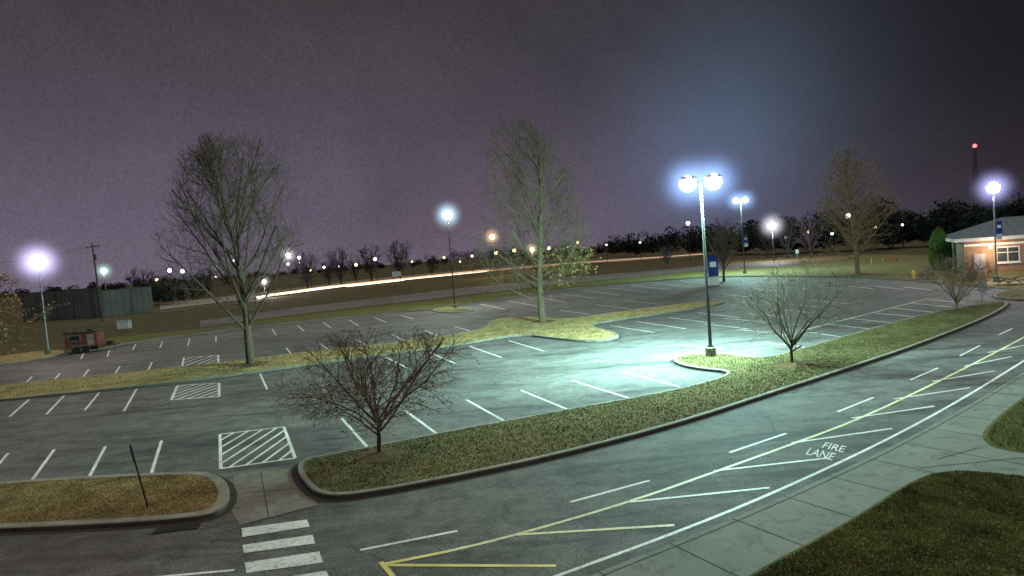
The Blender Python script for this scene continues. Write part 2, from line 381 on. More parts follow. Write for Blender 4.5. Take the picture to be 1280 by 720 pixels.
for k in range(9): g.box((p.x-.45+.11*k,p.y-.05+.0133*k,.034),(.03,.36,.012),.12)
g.obj("storm_drain_grate",M_BLACK)
# ---------------------------------------------------------------- scattered grass
def pip(X,Y,poly):
    ins=np.zeros(len(X),bool); n=len(poly)
    for i in range(n):
        a=poly[i]; b=poly[i-1]
        c=((a.y>Y)!=(b.y>Y)); d=(b.x-a.x)*(Y-a.y)/((b.y-a.y) if abs(b.y-a.y)>1e-9 else 1e-9)+a.x
        ins^=(c&(X<d))
    return ins
def scatter(poly,n,ymax=1e9):
    xs=[p.x for p in poly]; ys=[p.y for p in poly]; X=rng.uniform(min(xs),max(xs),n); Y=rng.uniform(min(ys),min(max(ys),ymax),n)
    k=pip(X,Y,poly); return X[k],Y[k]
def blades(name,poly,n,z,h,w,mat,ymax=1e9):
    X,Y=scatter(poly,n,ymax); m=len(X); th=rng.uniform(0,2*math.pi,m); ln=rng.uniform(0,2*math.pi,m); hh=h*rng.uniform(.5,1.3,m); l=hh*rng.uniform(.2,.9,m)
    V=np.zeros((m,3,3)); cx,sx=np.cos(th)*w,np.sin(th)*w
    V[:,0]=np.stack([X-cx,Y-sx,np.full(m,z)],1); V[:,1]=np.stack([X+cx,Y+sx,np.full(m,z)],1); V[:,2]=np.stack([X+np.cos(ln)*l,Y+np.sin(ln)*l,z+hh],1)
    npmesh(name,V,3,mat)
def litter(name,poly,n,z,s,mat):
    X,Y=scatter(poly,n)
    m=len(X); th=rng.uniform(0,6.28,m); ss=s*rng.uniform(.6,1.4,m); V=np.zeros((m,4,3))
    for k,(a,b) in enumerate(((-1,-.6),(1,-.6),(1,.6),(-1,.6))):
        V[:,k,0]=X+(a*np.cos(th)-b*np.sin(th))*ss; V[:,k,1]=Y+(a*np.sin(th)+b*np.cos(th))*ss; V[:,k,2]=z+rng.uniform(0,.03,m)
    npmesh(name,V,4,mat)
blades("lawn_grass_blades",q_g1,150000,.135,.05,.010,M_BL2)
blades("lawn_grass_blades",q_g2,50000,.135,.05,.011,M_BL2)
blades("median_grass_blades",q_med,280000,.135,.055,.016,M_BL1,46)
blades("dry_grass_blades",q_i1,50000,.135,.045,.011,M_BL3)
blades("dry_grass_blades",q_s1,80000,.135,.08,.028,M_BL3)
litter("leaf_litter",q_med,11000,.15,.024,M_LEAFL)
litter("leaf_litter",q_g1,2400,.15,.013,M_LEAFL)
litter("leaf_litter",q_i1,2200,.15,.022,M_LEAFL)
litter("leaf_litter",q_s1,3000,.16,.04,M_LEAFL)
litter("leaf_litter",lot,9000,.02,.02,M_LEAFL)
print("grass",time.time()-T0)
# ---------------------------------------------------------------- trees
def rv(): return Vector((random.gauss(0,1),random.gauss(0,1),random.gauss(0,1)))
def prof(P,z):
    if z<=P[0][0]: return P[0][1]
    for (a,ra),(b,rb) in zip(P[:-1],P[1:]):
        if z<=b: return ra+(rb-ra)*(z-a)/(b-a)
    return 0
def tree_geo(seed,H,P,levels,trunk,minr=.01,skew=(0,0)):
    random.seed(seed); g=Geo(); tips=[]
    ph=[random.uniform(0,6.28) for _ in range(4)]
    def inside(p):
        zf=p.z/H
        if zf>1: return False
        x=p.x-skew[0]*zf; y=p.y-skew[1]*zf; az=math.atan2(y,x)
        k=1+.12*math.sin(3*az+ph[0]+zf*5)+.09*math.sin(7*az+ph[1]-zf*9)+random.gauss(0,.10)
        return math.hypot(x,y)<prof(P,zf+random.gauss(0,.02))*k
    def branch(p,d,L,r,lv):
        c=levels[lv]; n=c['seg']; st=L/n; pts=[p.copy()]; rad=[r]; q=p.copy()
        for i in range(n):
            d=(d+Vector((0,0,1))*c['trop']+rv()*c['wob']).normalized(); q=q+d*st
            if lv>0 and not inside(q): break
            pts.append(q.copy()); rad.append(max(minr*.8,r*(1-(i+1)/n*c.get('tap',.8))))
        if len(pts)<2: return
        g.tube(pts,rad,c['sides'],False)
        if lv>=len(levels)-2: tips.append(pts[-1])
        if lv+1<len(levels):
            nc=levels[lv+1]; k=nc['n']; frac=(len(pts)-1)/n
            az=random.uniform(0,6.28); kk=max(1,int(round(k*frac))) if lv>0 else k
            for j in range(kk):
                t=nc['t0']+(1-nc['t0'])*((j+random.random())/kk); t=min(t,.999)*(len(pts)-1); i=int(t); f=t-i
                pos=pts[i].lerp(pts[i+1],f); dd=(pts[i+1]-pts[i]).normalized(); rr=rad[i]+(rad[i+1]-rad[i])*f
                az+=2.4+random.uniform(-.5,.5); a=Vector((0,0,1)) if abs(dd.z)<.9 else Vector((1,0,0))
                e1=dd.cross(a).normalized(); e2=dd.cross(e1)
                tt=t/(max(1,len(pts)-1)); ang=math.radians(nc['ang'][0]+(nc['ang'][1]-nc['ang'][0])*tt+random.gauss(0,7))
                nd=dd*math.cos(ang)+(e1*math.cos(az)+e2*math.sin(az))*math.sin(ang)
                LL=nc['L']*random.uniform(.6,1.25)*(1-.45*tt if lv>0 else 1)
                branch(pos,nd,LL,max(minr,min(rr*.75,nc['r'])),lv+1)
    branch(Vector((0,0,-.1)),Vector((trunk.get('lx',0),trunk.get('ly',0),1)).normalized(),trunk['L'],trunk['r'],0)
    return g,tips
def leaves(name,tips,n,s,spread,mat,parent,sel=None):
    T=[t for t in tips if sel is None or sel(t)]
    if not T: return
    T=np.array([tuple(t) for t in T]); idx=rng.integers(0,len(T),n); C=T[idx]+rng.normal(0,spread,(n,3)); V=np.zeros((n,4,3))
    a=rng.normal(0,1,(n,3)); a/=np.linalg.norm(a,axis=1)[:,None]; b=np.cross(a,rng.normal(0,1,(n,3))); b/=np.linalg.norm(b,axis=1)[:,None]
    ss=(s*rng.uniform(.5,1.4,n))[:,None]
    V[:,0]=C-a*ss; V[:,1]=C-b*ss*.6; V[:,2]=C+a*ss; V[:,3]=C+b*ss*.6
    npmesh(name,V,4,mat,parent)
def L(n,ang,Ln,r,trop,wob,seg,t0,sides,tap=.8): return dict(n=n,ang=ang,L=Ln,r=r,trop=trop,wob=wob,seg=seg,t0=t0,sides=sides,tap=tap)
def put_tree(name,base,g,mat):
    e=empty(name,base); g.obj("trunk_and_branches",mat,e,True); return e
b=G(314,458); s=pxm(b); Ht=290/s
g1,t1=tree_geo(3,Ht,[(0,.6),(.14,1.2),(.2,2.6),(.3,4.4),(.5,5.4),(.72,5.0),(.88,3.9),(1,1.8)],
 [L(0,0,0,0,0,.03,12,0,10,.93),L(28,(54,16),12,.10,.045,.06,11,.17,6,.88),L(10,(50,38),4.2,.032,.045,.08,7,.12,4,.85),L(8,(46,36),1.9,.016,.05,.12,4,.1,3,.7),L(4,(42,34),.85,.0115,.04,.14,2,.1,3,.6)],dict(L=Ht*.86,r=.30),.011)
put_tree("bare_shade_tree",b,g1,M_BARK1)
b=G(679,405); s=pxm(b); Ht=260/s
g2,t2=tree_geo(11,Ht,[(0,.6),(.1,1.5),(.15,6.8),(.3,7.0),(.5,6.0),(.7,5.0),(.86,3.8),(.95,2.4),(1,1.0)],
 [L(0,0,0,0,0,.03,14,0,10,.93),L(42,(78,22),10,.085,.05,.06,10,.12,5,.88),L(10,(50,38),3.4,.03,.045,.085,5,.1,3,.8),L(8,(45,34),1.6,.015,.05,.12,3,.1,3,.7),L(3,(42,30),.75,.012,.03,.13,2,.2,3,.5)],dict(L=Ht*.92,r=.36),.0115,(-1.3,0))
e=put_tree("bare_oak_tree",b,g2,M_BARK2)
leaves("persistent_leaves",t2,1100,.08,.15,M_LEAFG,e,lambda t:t.z<Ht*.36 and t.x>0)
b=G(1072,343); s=pxm(b); Ht=160/s
g3,t3=tree_geo(23,Ht,[(0,.6),(.14,2.5),(.2,6.8),(.4,6.9),(.6,6.0),(.8,4.6),(.93,3.0),(1,1.2)],
 [L(0,0,0,0,0,.03,12,0,8,.93),L(48,(75,22),9,.10,.05,.06,8,.13,4,.85),L(10,(48,36),3.4,.042,.05,.08,5,.1,3,.8),L(8,(44,34),1.6,.022,.05,.12,3,.1,3,.7)],dict(L=Ht*.92,r=.34),.018)
e=put_tree("bare_shade_tree",b,g3,M_BARK3)
leaves("persistent_leaves",t3,900,.10,.25,M_LEAFG,e,lambda t:t.z<Ht*.6)
b=G(905,352); s=pxm(b); Ht=95/s
g4,t4=tree_geo(31,Ht,[(0,.6),(.2,2.5),(.35,4.2),(.6,4),(.8,2.8),(1,.3)],
 [L(0,0,0,0,0,.02,6,0,6,.5),L(14,(50,20),7,.11,.05,.05,8,.5,4,.85),L(9,(42,32),2.6,.04,.05,.07,4,.1,3,.8),L(6,(42,32),1.2,.024,.05,.11,3,.1,3,.7)],dict(L=3.5,r=.22),.02)
put_tree("bare_shade_tree",b,g4,M_BARK)
def myrtle(seed,u,v,vt,P,bark,nleaf,dense=1.0,r0=.085,lx=0,mr=.006,tl=.3,n1=14,a1=(82,24),zfac=.012):
    b=G(u,v); Ht=(v-vt)/pxm(b)
    g,t=tree_geo(seed,Ht,P,[L(0,0,0,0,0,.05,5,0,8,.35),L(n1,a1,4.6,.042,zfac,.085,10,.55,6,.85),L(int(10*dense),(55,40),2.1,.018,.01,.11,6,.2,4,.8),L(int(9*dense),(52,40),1.0,.009,.01,.14,4,.1,3,.7),L(5,(45,32),.45,.006,.01,.16,2,.1,3,.5)],dict(L=Ht*tl,r=r0,lx=lx),mr)
    e=put_tree("crape_myrtle_tree",b+Vector((0,0,.14)),g,bark); leaves("seed_heads",t,nleaf,.026,.03,M_SEED,e); return b
myrtle(5,475,573,412,[(0,.5),(.24,.6),(.28,2.0),(.34,3.6),(.5,3.9),(.66,3.6),(.80,3.2),(.92,2.5),(1,1.4)],M_BARKM,2200,dense=.92,r0=.085,mr=.0058,lx=.06,tl=.32,a1=(78,34),zfac=.004)
myrtle(8,990,459,320,[(0,.5),(.2,.6),(.26,2.6),(.40,3.6),(.6,3.8),(.8,3.0),(1,1.0)],M_BARKM2,300,r0=.085,mr=.0055,dense=.8,tl=.24,n1=11,a1=(72,26))
myrtle(9,1195,391,318,[(0,.5),(.2,.6),(.3,2.3),(.5,3.1),(.75,2.8),(1,1.0)],M_BARKM,500,dense=.75,mr=.010,tl=.22,n1=11,a1=(70,26))
b=G(-14,470)
g5,t5=tree_geo(41,8.6,[(0,.5),(.12,1.5),(.2,3.4),(.6,4.1),(.85,3.2),(1,.8)],
 [L(0,0,0,0,0,.03,6,0,8,.5),L(13,(70,20),6,.08,.02,.07,7,.4,5,.85),L(9,(45,35),2.4,.03,.03,.1,4,.15,3,.8),L(7,(45,35),1.1,.018,.02,.13,3,.1,3,.7)],dict(L=2.6,r=.16),.015)
e=put_tree("golden_leaf_tree",b,g5,M_BARK3); leaves("golden_foliage",t5,3000,.08,.15,M_LEAFY,e)
b=G(-60,690)
g6,t6=tree_geo(43,3.4,[(0,.5),(.2,.9),(.5,1.8),(1,.8)],[L(0,0,0,0,0,.05,4,0,6,.4),L(8,(60,30),2.4,.03,.03,.08,5,.5,5,.8),L(8,(45,35),1,.012,.02,.1,4,.1,3,.8),L(6,(45,35),.5,.006,.02,.12,2,.1,3,.7)],dict(L=.9,r=.05),.005)
e=put_tree("crape_myrtle_tree",b,g6,M_BARKM); leaves("seed_heads",t6,900,.025,.05,M_SEED,e)
print("trees",time.time()-T0)
gd,td=tree_geo(51,9,[(0,.4),(.2,2),(.4,3.6),(.7,3.2),(1,.4)],[L(0,0,0,0,0,.02,4,0,5,.5),L(11,(55,15),7,.13,.05,.06,5,.4,3,.8),L(7,(42,30),2.5,.07,.05,.08,3,.1,3,.7),L(4,(42,30),1.3,.05,.04,.1,2,.1,3,.6)],dict(L=2.2,r=.22),.04)
allv=[];allf=[]
def addt(u,vb,h):
    p=G(u,vb); k=len(allv); sc=h/9; a=random.uniform(0,6.28); ca,sa=math.cos(a)*sc,math.sin(a)*sc
    for (x,y,z) in gd.v: allv.append((p.x+x*ca-y*sa,p.y+x*sa+y*ca,z*sc))
    for f in gd.f: allf.append(tuple(k+i for i in f))
for (u,vb,vt) in [(385,361,305),(427,357,300),(465,352,296),(500,349,290),(180,378,326),(445,351,318),(205,375,335),(412,356,318),(240,372,335),(262,370,328),(540,346,312),(835,335,300),(985,322,262),(960,322,266),(1015,322,258)]:
    p=G(u,vb); addt(u,vb,(vb-vt)/pxm(p))
mesh("distant_bare_trees",allv,allf,M_DARKT)
def mass(name,spec,mat,ntri,ts):
    VV=[]
    for (x,y,h,r) in spec:
        m=ntri; nb=4; cen=np.stack([rng.normal(0,r*.45,nb),rng.normal(0,r*.45,nb),rng.uniform(.35,.8,nb)*h],1)
        cen[0]=(0,0,h*.45); id=rng.integers(0,nb,m); v=rng.normal(0,1,(m,3)); v/=np.linalg.norm(v,axis=1)[:,None]; v*=(rng.uniform(.5,1.05,m)**.5)[:,None]
        C=cen[id]+v*np.array([r*.62,r*.62,h*.27]); C[:,2]=np.abs(C[:,2]); C+=np.array([x,y,0])
        a=rng.normal(0,ts,(m,3)); b_=rng.normal(0,ts,(m,3)); V=np.stack([C+a,C+b_,C-a*.6-b_*.6],1); VV.append(V)
    npmesh(name,np.concatenate(VV),3,mat)
def lineup(spec,u0,u1,vb0,vb1,vt0,vt1,n,depth=18,rr=1.0):
    for i in range(n):
        t=(i+random.random())/n; u=u0+(u1-u0)*t; vb=vb0+(vb1-vb0)*t; vt=vt0+(vt1-vt0)*t; p=G(u,vb); h=(vb-vt)/pxm(p)*random.uniform(.6,1.2)
        spec.append((p.x+random.uniform(-3,3),p.y+random.uniform(0,depth),h,max(2.2,h*.42*rr)))
sp1=[]
lineup(sp1,1100,1330,312,300,256,244,46); lineup(sp1,1000,1120,316,313,270,260,20); lineup(sp1,770,1010,321,317,292,276,50)
mass("distant_tree_line",sp1,M_MASS,420,.36)
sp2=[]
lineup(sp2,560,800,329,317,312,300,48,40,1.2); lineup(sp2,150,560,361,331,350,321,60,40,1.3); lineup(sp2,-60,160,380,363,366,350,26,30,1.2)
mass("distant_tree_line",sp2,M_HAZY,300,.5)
sp3=[]; lineup(sp3,130,215,388,382,354,347,14); mass("distant_tree_line",sp3,M_MASS,300,.25)
def arbor(u,v,vt,wr):
    b=G(u,v); H_=(v-vt)/pxm(b); m=5000; z=rng.uniform(0,1,m); r=wr*np.sin(np.clip(z*.9+.12,0,1)*math.pi)**.55*rng.uniform(.75,1.08,m); t=rng.uniform(0,6.28,m)
    C=np.stack([r*np.cos(t),r*np.sin(t),z*H_],1); a=rng.normal(0,.07,(m,3)); a[:,2]=np.abs(a[:,2])*2+.05; b_=rng.normal(0,.07,(m,3)); V=np.stack([C+a,C+b_,C-b_],1)
    e=empty("arborvitae_tree",b); Geo().tube([(0,0,0),(0,0,H_*.8)],[.12,.04],6).obj("trunk",M_BARK,e); npmesh("foliage",V,3,M_EVER,e)
arbor(1175,337,285,1.15); arbor(1186,335,300,.9)
# ---------------------------------------------------------------- street lamps
def halo(name,col,S,R,loc,parent,pwr=3.0):  # added glowing volume ball, stands in for glare around a lamp
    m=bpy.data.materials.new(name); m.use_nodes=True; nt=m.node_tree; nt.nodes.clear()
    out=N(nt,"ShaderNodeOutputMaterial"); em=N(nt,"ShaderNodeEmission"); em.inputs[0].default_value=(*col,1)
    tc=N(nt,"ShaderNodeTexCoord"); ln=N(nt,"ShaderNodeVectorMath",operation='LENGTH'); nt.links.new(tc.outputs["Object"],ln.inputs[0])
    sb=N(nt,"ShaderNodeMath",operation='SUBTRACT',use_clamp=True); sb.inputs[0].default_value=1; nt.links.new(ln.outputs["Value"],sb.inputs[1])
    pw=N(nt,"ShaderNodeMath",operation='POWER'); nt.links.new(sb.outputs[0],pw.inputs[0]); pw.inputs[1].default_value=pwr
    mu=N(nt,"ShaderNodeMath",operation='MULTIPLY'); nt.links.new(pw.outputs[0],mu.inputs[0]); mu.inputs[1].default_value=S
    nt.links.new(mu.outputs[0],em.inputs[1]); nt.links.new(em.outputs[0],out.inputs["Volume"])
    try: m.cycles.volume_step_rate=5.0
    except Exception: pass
    o=Geo().ball((0,0,0),1,16,10).obj("glare_glow",m,parent,True); o.location=loc; o.scale=(R,R,R)
def street_lamp(u,v,vt,heads,lcol,power,ecol,banner=None,rz=0,glow=3,R=2.2,polem=None,arm=.62,hs=1.0,gcol=None,throw=None):
    b=G(u,v); H_=(v-vt)/pxm(b); e=empty("street_lamp",b,rz); pm=polem or M_POLE
    Geo().tube([(0,0,0),(0,0,.6),(0,0,.62)],[.28,.28,.2],14).obj("concrete_footing",M_CURB,e,False)
    Geo().tube([(0,0,.6),(0,0,H_*.5),(0,0,H_)],[.095,.08,.06],10).box((0,0,.66),(.3,.3,.06)).obj("pole",pm,e)
    xs=[-arm,arm] if heads==2 else [0.0]
    if heads==2: Geo().box((0,0,H_-.02),(2*arm,.07,.07)).obj("arms",pm,e)
    em=emis("lamp_lens",ecol,30)
    for k,x in enumerate(xs):
        h=Geo(); h.box((x,0,H_+.10+.12*hs),(.55*hs,.45*hs,.12),0,.7); h.box((x,0,H_+.04+.1*hs),(.6*hs,.5*hs,.05)); h.obj("lamp_head_%d"%(k+1),pm,e)
        Geo().ball((x,0,H_-.06),(.34*hs,.32*hs,.32*hs)).obj("lens_%d"%(k+1),em,e,True)
        pp=power/len(xs)
        if throw:
            sl=bpy.data.lights.new("lamp_beam","SPOT"); sl.energy=pp*(1-throw[2]); sl.color=lcol; sl.shadow_soft_size=.12; sl.spot_size=math.radians(150); sl.spot_blend=.9
            so_=bpy.data.objects.new("beam_%d"%(k+1),sl); so_.location=(x,0,H_-.6); link(so_,e)
            dv=Vector((throw[0],throw[1],-1)); so_.rotation_euler=dv.to_track_quat('-Z','Y').to_euler(); pp*=throw[2]
        ld=bpy.data.lights.new("lamp_light","POINT"); ld.energy=pp; ld.color=lcol; ld.shadow_soft_size=.12
        lo=bpy.data.objects.new("light_%d"%(k+1),ld); lo.location=(x,0,H_-.6); link(lo,e)
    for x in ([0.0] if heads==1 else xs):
        halo("glare_glow_mat",gcol or ecol,glow,R,(x,0,H_-.05),e,3.4)
    if banner:
        z0,z1,w=banner
        Geo().box((w/2+.1,0,z1),(w+.1,.03,.03)).box((w/2+.1,0,z0),(w+.1,.03,.03)).obj("banner_arms",pm,e)
        mb=simple("banner_blue",(.03,.06,.4),.7,.2,3); mw=simple("banner_white",(.75,.75,.8),.7,.1,3)
        zz=z0+(z1-z0)*.3
        Geo().box((w/2+.12,0,(zz+z1)/2),(w,.012,z1-zz-.01)).obj("banner_top",mb,e)
        Geo().box((w/2+.12,0,(zz+z0)/2),(w*.9,.012,zz-z0-.01)).obj("banner_foot",mw,e)
        Geo().box((w/2+.12,-.012,(zz+z1)/2+.1),(w*.6,.008,.28)).obj("banner_emblem",mw,e)
    return b,H_
CY=(.50,1.0,.90)
street_lamp(889,448,226,2,CY,60000,(.85,.93,1.0),(3.9,5.5,.55),0,2.0,2.2,gcol=(.3,.5,1.0),hs=1.35,arm=.68,throw=(-.7,.55,.32))
street_lamp(931,342,250,2,CY,34000,(.8,.92,1.0),(4.6,6.6,.8),.1,1.0,3.0,hs=1.5,arm=.85,gcol=(.3,.55,1.0))
street_lamp(569,386,268,1,(.85,1.0,.9),28000,(.9,1.0,.98),None,0,1.9,2.6,hs=1.7,gcol=(.5,.75,.9))
street_lamp(1246,353,234,1,(.9,.85,1.0),15000,(.94,.9,1.0),(4.2,6.0,.6),0,1.7,2.6,hs=1.7,polem=M_POLEL,gcol=(.5,.5,1.0))
street_lamp(61,444,326,1,(1.0,.78,.84),46000,(1.0,.96,1.0),None,0,2.0,3.0,hs=1.9,polem=M_POLEL,gcol=(.65,.6,1.0))
street_lamp(136,395,338,1,(.6,1.0,.75),7000,(.8,1.0,.88),None,0,1.1,2.6,hs=1.6,polem=M_POLEL,gcol=(.4,.9,.7))
OR=(1.0,.62,.25); WH=(1.0,.92,.95); PU=(.9,.85,1.0)
def far_lamp(u,v,dist,col,r,power=0):
    p=at(u,v,dist); e=empty("distant_street_lamp",(p.x,p.y,0)); z=max(p.z,1.5)
    Geo().tube([(0,0,0),(0,0,z)],[.12,.08],6).box((0,0,z+r*.8),(r*1.5,r*1.5,.12)).obj("pole",M_POLE,e)
    Geo().ball((0,0,z),r*.75,10,6).obj("lens",emis("far_lens",col,8),e,True)
    if power:
        ld=bpy.data.lights.new("far_light","POINT"); ld.energy=power; ld.color=col; ld.shadow_soft_size=.5
        lo=bpy.data.objects.new("light",ld); lo.location=(0,0,z-1-r); link(lo,e)
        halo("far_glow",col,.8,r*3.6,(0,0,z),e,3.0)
for a in [(615,296,190,OR,1.0,6000),(620,316,230,OR,.75,0),(643,313,230,OR,.8,0),(665,312,230,(1,.75,.35),1.0,4000),(686,310,230,OR,.8,0),(360,319,190,WH,.95,4000),(374,322,190,WH,.6,0),(212,338,170,WH,.65,0),(228,339,170,(.8,1,.9),.65,0),(330,352,165,WH,.65,5000),(291,326,180,(.6,.8,1),.5,0),(469,324,210,WH,.7,0),(360,330,200,OR,.6,0),(860,279,200,(.7,.8,1),.8,0),(965,282,150,PU,1.15,8000),(1060,270,160,WH,.8,0),(982,297,190,WH,.5,0),(1040,292,170,(.6,1,.9),.45,0),(722,303,240,OR,.55,0),(300,340,180,OR,.6,0),(445,331,210,OR,.6,0),(196,350,175,OR,.5,0),(405,334,215,WH,.5,0),(555,322,240,OR,.55,0),(590,320,240,WH,.5,0),(800,303,240,OR,.5,0),(1010,290,190,OR,.5,0),(1094,284,170,OR,.45,0),(270,346,180,OR,.45,0),(388,338,220,OR,.4,0),(424,333,230,WH,.4,0),(515,327,240,OR,.45,0),(575,327,250,OR,.4,0),(758,306,250,WH,.4,0),(1128,281,170,WH,.35,0)]:
    far_lamp(*a)
# ---------------------------------------------------------------- background roads
def road(name,up,lo,mat,z):
    p=[G(*a) for a in up]+[G(*a) for a in lo[::-1]]; sheet(name,p,z,mat)
road("access_road",[(250,401),(360,386),(560,362),(720,346),(900,331),(1000,327)],[(250,409),(360,394),(560,371),(720,353),(900,336),(1000,331)],M_DRIVE,.0085)
road("highway",[(200,380),(320,366),(450,350),(610,335),(760,324),(880,316)],[(200,390),(320,374),(450,356),(610,340),(760,328),(880,319.5)],M_CURB,.005)
def ribbon(name,pts,w,mat):
    g=Geo(); g.tube(pts,w if isinstance(w,list) else [w]*len(pts),5); g.obj(name,mat)
tp=[(322,372),(400,361),(470,353.5),(540,346),(610,339)]
tr=[G(*a,z=.8) for a in tp]
ribbon("headlight_trail",tr,[.34,.32,.28,.2,.08],emis("headlight_trail_light",(1.0,.82,.66),2.6))
ribbon("taillight_trail",[p+Vector((0,7,.3)) for p in tr],[.12]*5,emis("taillight_trail_light",(1.0,.5,.2),1.8))
ribbon("headlight_trail",[G(*a,z=.8) for a in [(610,338.5),(700,330),(790,324),(880,317.5)]],.16,emis("headlight_trail_dim",(1.0,.55,.3),.6))
g=Geo(); gp=[G(*a) for a in [(200,392),(320,376.5),(450,358.5),(610,342),(760,330)]]
for a,b_ in zip(gp[:-1],gp[1:]):
    d=b_-a; c=(a+b_)/2; g.box((c.x,c.y,.6),(d.length,.08,.3),math.atan2(d.y,d.x))
    k=int(d.length/4)
    for i in range(k):
        p=a.lerp(b_,i/k); g.box((p.x,p.y,.35),(.12,.1,.7))
g.obj("guard_rail",M_WOOD)
# ---------------------------------------------------------------- left wall
e=empty("corrugated_wall",(0,0,0)); wm=simple("wall_panels",(.2,.21,.2),.8,.2,.4); g=Geo(); gq=Geo()
A=G(30,402); B=G(128,397); C=G(192,390)
for (P,Q,hh) in ((A,B,6.0),(B,C,5.4)):
    L_=(Q-P).length; n=int(L_/.6); a=math.atan2((Q-P).y,(Q-P).x); st=L_/n; nr=Vector((math.sin(a),-math.cos(a),0))
    for i in range(n):
        p=P.lerp(Q,(i+.5)/n); p=p+nr*(.07*(i%2)); g.box((p.x,p.y,hh/2),(st*.98,.1,hh),a)
        if i%9==0: gq.box((p.x+nr.x*.2,p.y+nr.y*.2,hh/2),(.14,.12,hh+.1),a)
    c=(P+Q)/2; gq.box((c.x,c.y,hh+.06),(L_,.3,.1),a)
g.obj("panels",wm,e); gq.obj("posts_and_cap",simple("wall_posts",(.13,.13,.13),.7),e)
b=G(128,402); s=pxm(b); Hu=98/s; e=empty("utility_pole",b)
Geo().tube([(0,0,0),(-.3,0,Hu)],[.17,.11],8).obj("pole",M_WOOD,e)
g=Geo(); g.box((-.28,0,Hu-.6),(2.4,.12,.12)); g.tube([(-.2,.25,Hu-3),(-.2,.25,Hu-2)],[.22,.22],8)
for x in (-1.4,-.7,.2,.8): g.tube([(x,0,Hu-.55),(x,0,Hu-.3)],[.05,.03],6)
g.obj("crossarm_and_insulators",M_WOOD,e)
g=Geo()
for x in (-1.4,.8):
    pts=[Vector((x,0,Hu-.3))+Vector((-45*t,25*t,-1.2*math.sin(math.pi*t))) for t in [i/10 for i in range(11)]]; g.tube(pts,[.02]*11,3,False)
g.obj("power_lines",M_BLACK,e)
# ---------------------------------------------------------------- trailer
b=G(108,440); e=empty("concession_trailer",b,.18)
mr=simple("trailer_red",(.2,.055,.04),.5,.5,1.5); mk=simple("trailer_panel",(.35,.24,.19),.5,.4,2); mt=simple("tyre_rubber",(.02,.02,.02),.8)
g=Geo(); g.box((0,0,.62),(3.0,1.8,.14)); g.box((0,0,1.35),(2.9,1.7,1.3)); o=g.obj("body",mr,e)
bv=o.modifiers.new("b","BEVEL"); bv.width=.05; bv.segments=2
Geo().box((0,0,2.06),(3.1,1.9,.1)).box((.6,0,2.2),(.5,.5,.18)).tube([(-.9,.3,2.1),(-.9,.3,2.55)],[.09,.09],8).obj("roof_and_vent",M_POLE,e)
Geo().box((-.55,-.87,1.5),(1.1,.04,.6)).box((.85,-.87,1.3),(.6,.04,1.05)).obj("serving_hatch_and_door",mk,e)
Geo().box((-.55,-.895,1.5),(.95,.02,.46)).box((-.55,-1.0,1.16),(1.2,.26,.04)).obj("hatch_opening",M_BLACK,e)
g=Geo()
for x in (-.45,.4):
    for y in (-.92,.92): g.tube([(x,y-.1,.34),(x,y+.1,.34)],[.34,.34],14)
g.obj("wheels",mt,e)
Geo().box((-.02,-.95,.74),(1.75,.26,.06)).obj("fenders",mk,e)
g=Geo(); g.tube([(1.5,-.5,.55),(2.8,0,.5)],.05,6); g.tube([(1.5,.5,.55),(2.8,0,.5)],.05,6); g.tube([(2.6,0,0),(2.6,0,.9)],.05,6); g.box((2.2,0,.75),(.5,.4,.35)); g.box((2.9,0,.55),(.25,.12,.1)); g.obj("tongue_and_jack",M_BLACK,e)
b=G(156,412); e=empty("utility_cabinet",b,.1); o=Geo().box((0,0,.7),(1.6,1.0,1.1)).obj("cabinet",simple("cabinet_paint",(.5,.5,.47),.5,.1),e); o.modifiers.new("b","BEVEL").width=.05
Geo().box((0,0,.05),(2.0,1.4,.1)).obj("pad",M_CONC,e); Geo().box((0,0,1.29),(1.7,1.1,.08)).box((0,-.51,.7),(.03,.03,1.0)).obj("lid_and_seam",M_POLEL,e)
b=G(497,356); e=empty("roadside_sign",b)
Geo().box((-1,0,1.4),(.14,.14,2.8)).box((1,0,1.4),(.14,.14,2.8)).obj("posts",M_WOOD,e); Geo().box((0,-.1,3.2),(2.7,.1,1.5)).obj("panel",simple("sign_white",(.75,.78,.8),.5,.1),e); Geo().box((0,-.1,3.99),(2.9,.16,.08)).box((0,-.1,2.41),(2.9,.16,.08)).obj("frame",M_POLE,e)
# leaning sign post, seen almost edge-on
b=G(187,641); e=empty("leaning_sign_post",b)
zax=(at(163,556,b.y-.05)-b); lean=zax
view=Vector((b.x,b.y,0)).normalized()
Geo().tube([(0,0,-.02),tuple(lean)],[.026,.026],6).obj("post",M_BLACK,e)
d=lean.normalized(); c=lean*.88; x1=(view-d*view.dot(d)).normalized(); y1=d.cross(x1)
vs=[]
for sx in (-.15,.15):
    for sy in (-.008,.008):
        for sz in (-.22,.22): vs.append(tuple(c+x1*sx+y1*(sy+.03)+d*sz))
mesh("sign_plate",vs,[(0,1,3,2),(4,6,7,5),(0,4,5,1),(2,3,7,6),(0,2,6,4),(1,5,7,3)],M_BLACK,e)
